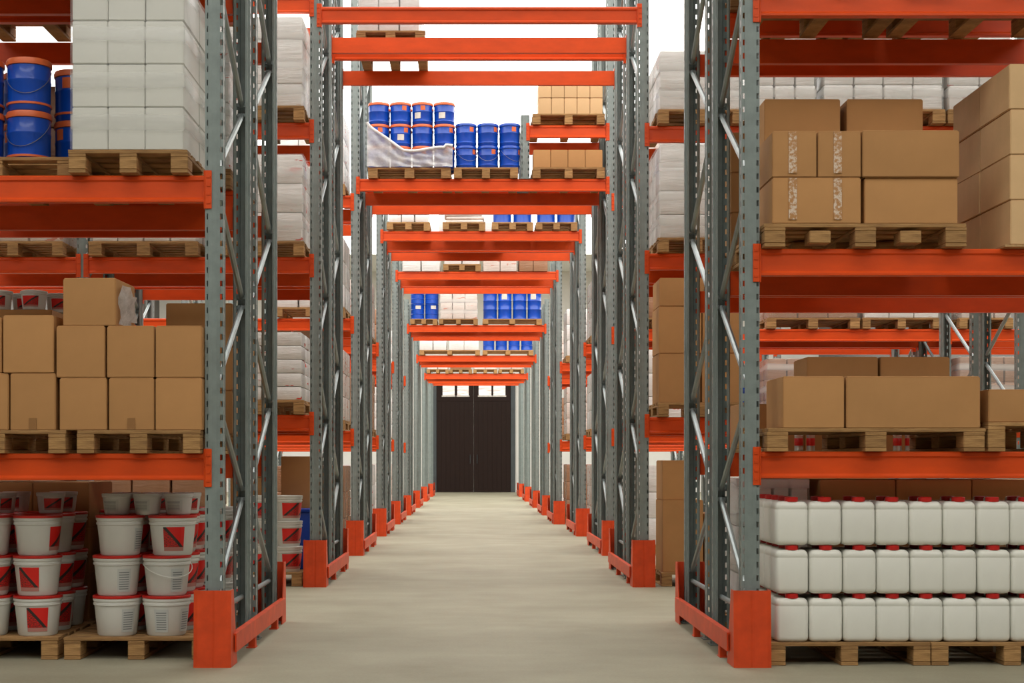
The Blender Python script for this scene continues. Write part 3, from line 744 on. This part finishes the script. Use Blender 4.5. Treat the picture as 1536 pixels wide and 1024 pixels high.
def tin_meshes():
    bm = bmesh.new(); lathe(bm, [(0, 0), (.026, 0), (.0265, .003), (.0255, .006), (.0255, .09), (.0265, .093), (.025, .095), (0, .092)], 18); b = mk('tin_body', bm, 'tin_metal', 40)
    bm = bmesh.new(); lathe(bm, [(.0257, .03), (.0262, .031), (.0262, .074), (.0257, .075)], 18); q = mk('label', bm, 'tin_red', 40)
    return b, q
for i, px in enumerate((1198, 1216, 1262, 1346, 1364, 1398, 1424)):
    b, q = cached('tin', tin_meshes); t = thing('tin', f'small red labelled tin seen through middle right pallet, {NUM[i]} from left', 'tin', (X(px, 9.3), 9.3, 1.136), 0, 'red tins behind the pallet'); ob('body', b, t); ob('label', q, t)
pt = pallet(1.52, 2.32, Y1, 2.20, 'wooden pallet with cartons behind inner right uprights, upper level', dp=1.0)
for k in range(3):
    carton(1.535, 1.90, Y1+.01, .46, pt+k*.24, .24, f'brown carton column behind upper right uprights, {TN[k]} one, left column')
    carton(1.91, 2.30, Y1+.01, .46, pt+k*.24, .24, f'brown carton column behind upper right uprights, {TN[k]} one, right column')

for side, h, xs_ in (('left', 0, (-2.30, -3.15)), ('left', 1, (-2.28, -3.13)), ('right', 0, (1.53, 2.40)), ('right', 1, (1.53, 2.40))):  # top level pallets and loads, added to shade the beams
    zz = LEV[(0, side, h)][2]; yy = D0 if h == 0 else Y1
    for i, xx in enumerate(xs_):
        nm = f'{["near", "far"][h]} half of nearest row, {["beside the aisle", "outer one"][i]}'
        p = pallet(xx, xx+.82, yy, zz, f'wooden pallet for added load, top {side} beams, {nm}')
        load(xx+.01, xx+.80, yy+.01, .95, p, .8, MTOP[(i+h+(side == 'right')) % 3], f'wrapped load added to shade top {side} beams, {nm}', 3, 3, False)
p = pallet(-3.13, -2.32, Y1, 2.70, 'wooden pallet behind the blue pails, far half of nearest row')
load(-3.12, -2.33, Y1+.01, .95, p, .5, 'wrap_brown', 'brown load behind the blue pails, far half of nearest row', 3, 2, False)
# ================================================================== second row
D1 = 13.02; lv = LEV[(1, 'left', 0)]
def pl(a, b, d, z, w): return pallet(a, b, d, z, w, dp=1.0, parts=True)
p = pl(-2.19, -1.45, D1, lv[2], 'wooden pallet, second row left of aisle, third level')
load(-2.18, -1.46, D1+.01, .95, p, .76, 'wrap_white', 'white wrapped load, second row left, third level beside the aisle', 3, 4)
p = pl(-2.19, -1.45, D1, lv[1], 'wooden pallet, second row left of aisle, second level')
load(-2.18, -1.46, D1+.01, .95, p, .74, 'wrap_red', 'white load with red marks, second row left, second level beside aisle', 3, 3)
p = pl(-2.19, -1.45, D1, lv[0], 'wooden pallet, second row left of aisle, lowest level')
load(-2.15, -1.47, D1+.02, .95, p, .58, 'wrap_red', 'white cartons with red stripes, second row left, lowest level beside aisle', 2, 5, False)
p = pl(-2.19, -1.475, D1+.1, 0, 'wooden floor pallet, second row left of aisle')
for c, bx in enumerate((-1.62, -1.90)):
    zz = p
    for k in range(3): zz = bucket(bx, D1+.25, zz, f'red labelled bucket on floor pallet of second row, {TN[k]} tier, {["right", "left"][c]} stack', [('red', .4), ('red', 1.7)], white_lid=True)
bm = bmesh.new(); box(bm, -.16, .16, 0, .3, 0, .5, .012, 2); me = mk('bin_body', bm, 'bin_blue', 40)
t = thing('blue_bin', 'blue plastic bin behind red buckets, second row left of aisle', 'bin', (-1.60, D1+.48, p)); ob('body', me, t)
bm = bmesh.new(); box(bm, -.17, .17, -.01, .31, .5, .53, .006); ob('lid', mk('lid', bm, 'bin_blue'), t)
bm = bmesh.new(); box(bm, -.06, .06, -.012, 0, .36, .385, .003); ob('handle', mk('handle', bm, 'wire_steel'), t)
for k in range(4): carton(-2.15, -1.80, D1+.46, .4, p+k*.27, .27, f'brown carton behind red buckets, second row left, {["bottom", "second", "third", "top"][k]} of column', parts=False)
for k in range(2): carton(-1.75, -1.45, D1+.82, .2, p+.56*0+k*.5, .5, f'brown tall carton behind blue bin, second row left, {["lower", "upper"][k]} one', parts=False)
# second row, further left (seen between the levels of the nearest row)
xo = outer_x(1, 'left')
p = pl(-3.28, -2.35, D1, lv[1], 'wooden pallet, second row, under pale load left of centre bay')
load(-3.26, -2.37, D1+.01, .95, p, .8, 'wrap_white', 'white wrapped load seen over the middle left cartons, second row', 4, 3)
p = pl(-4.35, -3.50, D1, lv[1], 'wooden pallet, second row, left of the distant grey upright')
load(-4.33, -3.52, D1+.01, .95, p, .75, 'wrap_pink', 'pinkish wrapped load, second row, left of distant grey upright', 3, 3)
p = pl(-3.28, -2.45, D1, lv[0], 'wooden pallet, second row lowest level, behind middle left cartons')
load(-3.26, -2.47, D1+.01, .95, p, .55, 'wrap_pink', 'pinkish load glimpsed above middle left carton stack, second row', 5, 2)
p = pl(-4.35, -3.50, D1, lv[0], 'wooden pallet, second row lowest level, beyond left edge cartons')
load(-4.33, -3.52, D1+.01, .95, p, .5, 'wrap_brown', 'brown wrapped load behind left edge cartons, second row', 3, 3)
p = pl(-3.28, -2.35, D1, lv[2], 'wooden pallet, second row third level, behind blue pails')
load(-3.26, -2.37, D1+.01, .95, p, .5, 'wrap_red', 'white red marked load behind blue pails, second row third level', 3, 3)
p = pallet(-3.28, -2.25, D1+.1, 0, 'added wooden floor pallet in second row, behind left floor buckets')  # brown floor loads added here to darken a bright gap
load(-3.27, -2.27, D1+.11, .95, p, 1.1, 'wrap_brown', 'brown floor load added to darken second row, behind left floor buckets', 3, 4, False)
p = pallet(-4.38, -3.53, D1+.1, 0, 'added wooden floor pallet in second row, outer left bay')
load(-4.37, -3.54, D1+.11, .95, p, 1.1, 'wrap_brown', 'brown floor load added to darken second row, outer left bay', 3, 4, False)
# second row far half: glimpses
Y2 = D1+.05+FD+GAP
p = pallet(-2.19, -1.45, Y2, lv[1], 'wooden pallet, far half of second row left, second level', parts=False)
load(-2.18, -1.46, Y2+.01, .95, p, .8, 'wrap_white', 'white load in far half of second row, left, second level', 3, 3, False)
p = pallet(-2.19, -1.45, Y2, lv[0], 'wooden pallet, far half of second row left, lowest level', parts=False)
load(-2.18, -1.46, Y2+.01, .95, p, .7, 'wrap_brown', 'brown load in far half of second row, left, lowest level', 3, 3, False)
lv = LEV[(1, 'right', 0)]
p = pl(1.56, 2.28, D1, lv[2], 'wooden pallet, second row right of aisle, top level')
load(1.57, 2.26, D1+.01, .95, p, .5, 'wrap_white', 'white wrapped load, second row right, top level beside aisle', 3, 3)
p = pl(2.36, 2.92, D1, lv[2], 'wooden pallet, second row top level, above shaded cartons')
load(2.37, 2.90, D1+.01, .95, p, .62, 'wrap_white', 'white wrapped load behind shaded cartons, second row top level, left', 3, 3)
p = pl(2.96, 4.0, D1, lv[2], 'long wooden pallet, second row top level, right')
load(2.97, 3.98, D1+.01, .95, p, .85, 'wrap_white', 'big white wrapped load behind upper right cartons, second row top level', 4, 4)
p = pl(4.02, 4.58, D1, lv[2], 'wooden pallet, second row top level, behind pale carton stack')
load(4.03, 4.56, D1+.01, .95, p, .62, 'wrap_red', 'red marked white load beside pale carton stack, second row top level', 2, 3)
p = pl(1.56, 2.22, D1, lv[1], 'wooden pallet, second row right of aisle, middle level')
load(1.57, 2.02, D1+.01, .95, p, .8, 'wrap_white', 'tall white wrapped load, second row right, middle level beside aisle', 2, 4)
p = pl(1.56, 2.30, D1, lv[0], 'wooden pallet, second row right of aisle, lowest level')
for (a, b, k0, hh_, nm) in ((1.565, 1.92, 0, .42, 'bottom left'), (1.93, 2.28, 0, .42, 'bottom right'), (1.565, 1.93, .42, .40, 'middle left'), (1.935, 2.28, .42, .40, 'middle right'), (1.57, 1.86, .82, .24, 'top left'), (1.87, 2.20, .82, .24, 'top right')):
    carton(a, b, D1+.01, .5, p+k0, hh_, f'brown carton, {nm}, second row right of aisle, lowest level')
p = pl(1.60, 2.35, D1+.1, 0, 'wooden floor pallet, second row right of aisle')
carton(1.61, 1.96, D1+.12, .5, p, .62, 'tall brown carton on floor pallet, second row right of aisle')
carton(1.97, 2.33, D1+.12, .5, p, .5, 'brown carton behind floor white load, second row right, lower')
carton(1.61, 1.90, D1+.14, .45, p+.62, .34, 'brown carton on top of tall one, second row right floor')
carton(2.7, 3.1, D1+.12, .6, 0.0, .95, 'dark brown carton on floor above jerrycans, second row, left', parts=False)
carton(3.12, 3.55, D1+.12, .6, 0.0, .95, 'dark brown carton on floor above jerrycans, second row, right', parts=False)
p = pallet(1.56, 2.28, Y2, lv[1], 'wooden pallet, far half of second row right, middle level', parts=False)
load(1.57, 2.26, Y2+.01, .95, p, .7, 'wrap_pink', 'pinkish load in far half of second row, right, middle level', 3, 3, False)
# second row, overhead
p = pallet(X(535, 14.32), X(637, 14.32), 14.27, TUN[1], 'wooden pallet resting overhead on second row bridge beams', dp=1.05)
load(X(537, 14.32), X(630, 14.32), 14.29, .95, p, .6, 'wrap_white', 'white wrapped load overhead on second row bridge beams', 3, 3)

# ================================================================== third row overhead
D2 = 17.42; z = TUN[2]
p1 = pallet(X(552, D2), X(676, D2), D2, z, 'wooden pallet under film draped blue pails, third row overhead')
for i in range(4):
    for j in range(2):
        for k in range(3):
            pail(X(567, D2)+i*.25, D2+.13+j*.25, p1+k*.25, .25, .119, f'orange lidded blue pail overhead, {NUM[i]} from left, {TN[k]} tier, {["front", "back"][j]} row', True, rz=random.uniform(-.5, .3), white=random.random() < .35, sticker=random.random() < .8)
p1b = pallet(X(681, D2), X(777, D2), D2, z, 'wooden pallet under blue lidded pails, third row overhead')
for i in range(3):
    for j in range(2):
        for k in range(2):
            pail(X(699, D2)+i*.25, D2+.13+j*.25, p1b+k*.255, .255, .119, f'blue lidded pail overhead, {NUM[i]} from left, {["lower", "upper"][k]} tier, {["front", "back"][j]} row', False, rz=random.uniform(-.2, .6), handle=(k == 0), sticker=True)
# draped film
bm = bmesh.new(); n, m_ = 40, 12; g = []; hem = []
x0, x1 = X(551, D2)-X(614, D2), X(679, D2)-X(614, D2)
for i in range(n+1):
    u = i/n; xx = x0+(x1-x0)*u
    ztop = .50 - .30*min(1, u/.42)**.7 + .02*math.sin(u*9) + (.03 if u > .9 else 0)
    hem.append((xx, -.034, ztop)); row = []
    for j in range(m_+1):
        v = j/m_; zz_ = ztop*v+.004
        row.append(bm.verts.new((xx, -.012*math.sin(i*.9+j*.5)-.010*math.cos(j*1.3+i*.35)-.02-.012*(v > .9), zz_)))
    g.append(row)
for i in range(n):
    for j in range(m_): bm.faces.new((g[i][j], g[i+1][j], g[i+1][j+1], g[i][j+1]))
bmesh.ops.solidify(bm, geom=bm.faces[:], thickness=.002)
df = thing('draped_film', 'slack clear film draped over lower orange lidded pails, third row overhead', 'plastic film', (X(614, D2), D2-.002, p1), 0, None, mk('draped_film', bm, 'milky_film', 60))
bm = bmesh.new(); tube(bm, hem, .018, 8); ob('rolled_hem', mk('rolled_hem', bm, 'milky_film', 60), df)
# half-width upper shelf on short uprights
xs = X(788, D2)
HS = .72
upright(xs, ROWS[2]+PO, HS, 'short grey upright frame standing on third row bridge beams', 0, z)
zs = 4.90
beam(xs+PW/2, xir(2), ROWS[2]+PO-.004, zs, False, 'short orange beam of half width upper shelf, third row, front edge')
beam(xs+PW/2, xir(2), ROWS[2]+PO+FD+.004, zs, True, 'short orange beam of half width upper shelf, third row, rear edge')
p2 = pallet(X(799, D2), X(907, D2), D2, z, 'wooden pallet under small cartons, third row overhead, right')
for i in range(4):
    carton(X(800, D2)+i*.197, X(800, D2)+(i+1)*.197, D2+.01, .4, p2, .205, f'small carton under the half width shelf overhead, {NUM[i]} from left', parts=False, mat='cardboard')
p3 = pallet(X(799, D2), X(907, D2), D2, zs, 'wooden pallet on half width upper shelf, third row')
for k in range(2):
    for i in range(5):
        carton(X(808, D2)+i*.146, X(808, D2)+(i+1)*.146, D2+.02, .4, p3+k*.185, .185, f'pale carton on half width shelf, {["lower", "upper"][k]} tier, {NUM[i]} from left', parts=False, mat='pale_cardboard')
# ================================================================== third row right bay
z = LEV[(2, 'right', 0)][1]
for i, (a, b, mt, nm) in enumerate(((1150, 1290, 'cardboard', 'left'), (1294, 1412, 'wrap_white', 'middle'), (1440, 1520, 'wrap_pink', 'right'))):
    p = pallet(X(a, D2), X(b, D2), D2, z, f'wooden pallet, third row middle level, {nm} one above middle right cartons')
    load(X(a, D2)+.02, X(b, D2)-.02, D2+.01, .95, p, .55, 'wrap_brown' if mt == 'cardboard' else mt, f'{["brown", "white", "pinkish"][i]} load, third row middle level, {nm} one above middle right cartons', 3, 3)
p = pallet(X(1438, D2), X(1535, D2), D2, 1.42, 'wooden pallet, third row lower level, right of the distant upright')
load(X(1440, D2), X(1530, D2), D2+.01, .95, p, .72, 'wrap_brown', 'brown wrapped load right of distant grey upright, third row', 4, 5)
p = pallet(X(1150, D2), X(1240, D2), D2, 1.42, 'wooden pallet, third row lower level, behind taller brown cartons')
load(X(1152, D2), X(1238, D2), D2+.01, .95, p, .7, 'wrap_brown', 'brown load behind taller brown cartons, third row lower level', 3, 3)
D2f = 17.4+PO+FD+GAP-.05
for i, xx in enumerate((3.0, 4.0)):
    p = pallet(xx, xx+.8, D2f, 1.42, f'wooden pallet, far half of third row, right bay, {["left", "right"][i]} one', parts=False)
    for c in range(2):
        drum(xx+.2+.4*c, D2f+.22, p, .62, .17, f'blue drum deep in third row right bay, {["first", "second", "third", "fourth"][i*2+c]} from left')

# ================================================================== fourth row overhead
D3 = 21.92; z = TUN[3]
p = pallet(X(580, D3), X(645, D3), D3, z, 'wooden pallet, fourth row overhead, left', parts=False)
load(X(582, D3), X(642, D3), D3+.01, .9, p, .22, 'wrap_red', 'low red and white load, fourth row overhead, left', 3, 2, False)
p = pallet(X(664, D3), X(728, D3), D3, z, 'wooden pallet, fourth row overhead, middle', parts=False)
def sack_mesh():
    bm = bmesh.new(); box(bm, -.27, .27, 0, .4, 0, .05, .022, 3); return mk('sack', bm, 'sack_paper', 60)
for k in range(4):
    thing('paper_sack', f'pale paper sack in pile overhead, fourth row, {["bottom", "second", "third", "top"][k]} one', 'sack', ((X(664, D3)+X(728, D3))/2+random.uniform(-.02, .02), D3+.1, p+k*.05), random.uniform(-.05, .05), 'paper sacks overhead', cached('sack', sack_mesh))
for q, (a, b, nm) in enumerate(((738, 800, 'centre right'), (804, 866, 'far right'))):
    p = pallet(X(a, D3), X(b, D3), D3, z, f'wooden pallet under drums, fourth row overhead, {nm}', parts=False)
    for c in range(2): drum(X(a, D3)+.15+.29*c, D3+.2, p, .5, .135, f'blue drum overhead in fourth row, {NUM[q*2+c]} from left', random.uniform(-.6, .6))
p = pallet(X(650, D3), X(760, D3), D3+FD+GAP, z, 'wooden pallet, far half of fourth row overhead', parts=False)
load(X(655, D3), X(755, D3), D3+FD+GAP+.01, .9, p, .95, 'wrap_white', 'tall white load high in far half of fourth row overhead', 3, 3, False)
# fifth row overhead
D4 = 26.12; z = TUN[4]
load(X(603, D4), X(631, D4), D4, .9, z, .32, 'wrap_white', 'white block, fifth row overhead, first from left', 1, 1, False)
load(X(632, D4), X(660, D4), D4, .9, z, .32, 'wrap_white', 'white block, fifth row overhead, second from left', 1, 1, False)
p = pallet(X(665, D4), X(721, D4), D4, z, 'wooden pallet, fifth row overhead, centre', parts=False)
load(X(666, D4), X(720, D4), D4+.01, .9, p, .3, 'wrap_white', 'white low load on pallet, fifth row overhead, centre', 2, 1, False)
load(X(724, D4), X(776, D4), D4, .9, z, .34, 'wrap_pink', 'pinkish block, fifth row overhead, right of centre', 2, 1, False)
load(X(778, D4), X(822, D4), D4, .9, z, .34, 'wrap_brown', 'brown block, fifth row overhead, far right', 2, 1, False)
# sixth row overhead
D5 = 30.52; z = TUN[5]
p = pallet(X(615, D5), X(656, D5), D5, z, 'wooden pallet under drums, sixth row overhead, left', parts=False)
for c in range(2):
    for k in range(2): drum(X(615, D5)+.145+.285*c, D5+.2, p+k*.305, .3, .138, f'blue drum on left pallet, sixth row overhead, {["lower", "upper"][k]} {["left", "right"][c]}', random.uniform(-.5, .5))
p = pallet(X(658, D5), X(717, D5), D5, z, 'wooden pallet, sixth row overhead, middle', parts=False)
load(X(660, D5), X(716, D5), D5+.01, .95, p, .66, 'wrap_pink', 'pale streaky wrapped load between drums, sixth row overhead', 3, 4)
p = pallet(X(724, D5), X(813, D5), D5, z, 'wooden pallet under drums, sixth row overhead, right', parts=False)
for c in range(4): drum(X(724, D5)+.15+.295*c, D5+.2, p, .58, .14, f'tall blue drum on right pallet, sixth row overhead, {NUM[c]} from left', random.uniform(-.7, .7), lab=c % 2 == 1)
# seventh row overhead
D6 = 35.42; z = TUN[6]
p = pallet(X(629, D6), X(720, D6), D6, z, 'wooden pallet, seventh row overhead, left', parts=False)
load(X(629, D6), X(670, D6), D6+.01, .9, p, .32, 'wrap_white', 'white load, seventh row overhead, left one', 2, 1, False)
load(X(673, D6), X(719, D6), D6+.01, .9, p, .32, 'wrap_white', 'white load, seventh row overhead, right one', 2, 1, False)
p = pallet(X(724, D6), X(800, D6), D6, z, 'wooden pallet under drums, seventh row overhead, right', parts=False)
for c in range(4): drum(X(724, D6)+.14+.295*c, D6+.2, p, .36, .135, f'blue drum, seventh row overhead, {NUM[c]} from left', random.uniform(-.6, .6), lab=c % 2 == 0)
D7 = 41.02; z = TUN[7]
for i, (a, b) in enumerate(((640, 673), (674, 708), (710, 746), (748, 786))):
    p = pallet(X(a, D7), X(b, D7), D7, z, f'wooden pallet, eighth row overhead, {NUM[i]} from left', parts=False)
    load(X(a, D7)+.02, X(b, D7)-.02, D7+.01, .9, p, .2, ['wrap_white', 'wrap_brown', 'wrap_white', 'wrap_pink'][i], f'{["white", "brown", "white", "pinkish"][i]} low load, eighth row overhead, {NUM[i]} from left', 2, 1, False)
# ================================================================== side bays of the deeper rows beside the aisle
MT = ['wrap_white', 'wrap_red', 'wrap_brown', 'wrap_pink']; MW = {'wrap_white': 'white', 'wrap_red': 'red marked', 'wrap_brown': 'brown', 'wrap_pink': 'pinkish'}
for r in range(2, 6):
    for side in ('left', 'right'):
        lv = [0] + LEV.get((r, side, 0), DEF)
        for k, z in enumerate(lv):
            if r == 2 and side == 'right' and False: continue
            a, b = (-2.275, -1.475) if side == 'left' else (xir(r)+.16, xir(r)+.96)
            mt = MT[(r*3+k+(side == 'right')*2) % 4]; d = ROWS[r]+(.1 if k == 0 else .02)
            place = 'on floor' if k == 0 else f'on {LNAME[len(lv)-1][k-1]} beam level'
            p = pallet(a, b, d, z, f'wooden pallet {place}, {ORD[r]} rack row, {side} side of aisle', parts=False)
            load(a+.01, b-.01, d+.01, .95, p, .8 if k else .9, mt, f'{MW[mt]} wrapped load {place}, {ORD[r]} rack row, {side} side of aisle', 3, 3, False)

# ------------------------------------------------------------------ camera
cam = bpy.data.objects.new('camera', bpy.data.cameras.new('camera')); COL.objects.link(cam)
cam.location = (0, 0, EYE); cam.rotation_euler = (math.pi/2, 0, 0)
cam.data.sensor_width = 36; cam.data.lens = F/1536*36
cam.data.shift_x = (768-VX)/1536; cam.data.shift_y = (VY-512)/1536
cam.data.clip_end = 200
S.camera = cam
w = bpy.data.worlds.new('world'); S.world = w; w.use_nodes = True
w.node_tree.nodes['Background'].inputs['Color'].default_value = (.9, .95, 1, 1); w.node_tree.nodes['Background'].inputs['Strength'].default_value = .3
S.view_settings.view_transform = 'Standard'; S.view_settings.look = 'None'; S.view_settings.gamma = 1; S.view_settings.exposure = 0
S.view_settings.use_curve_mapping = False
S.cycles.max_bounces = 8; S.cycles.diffuse_bounces = 5; S.cycles.transparent_max_bounces = 16
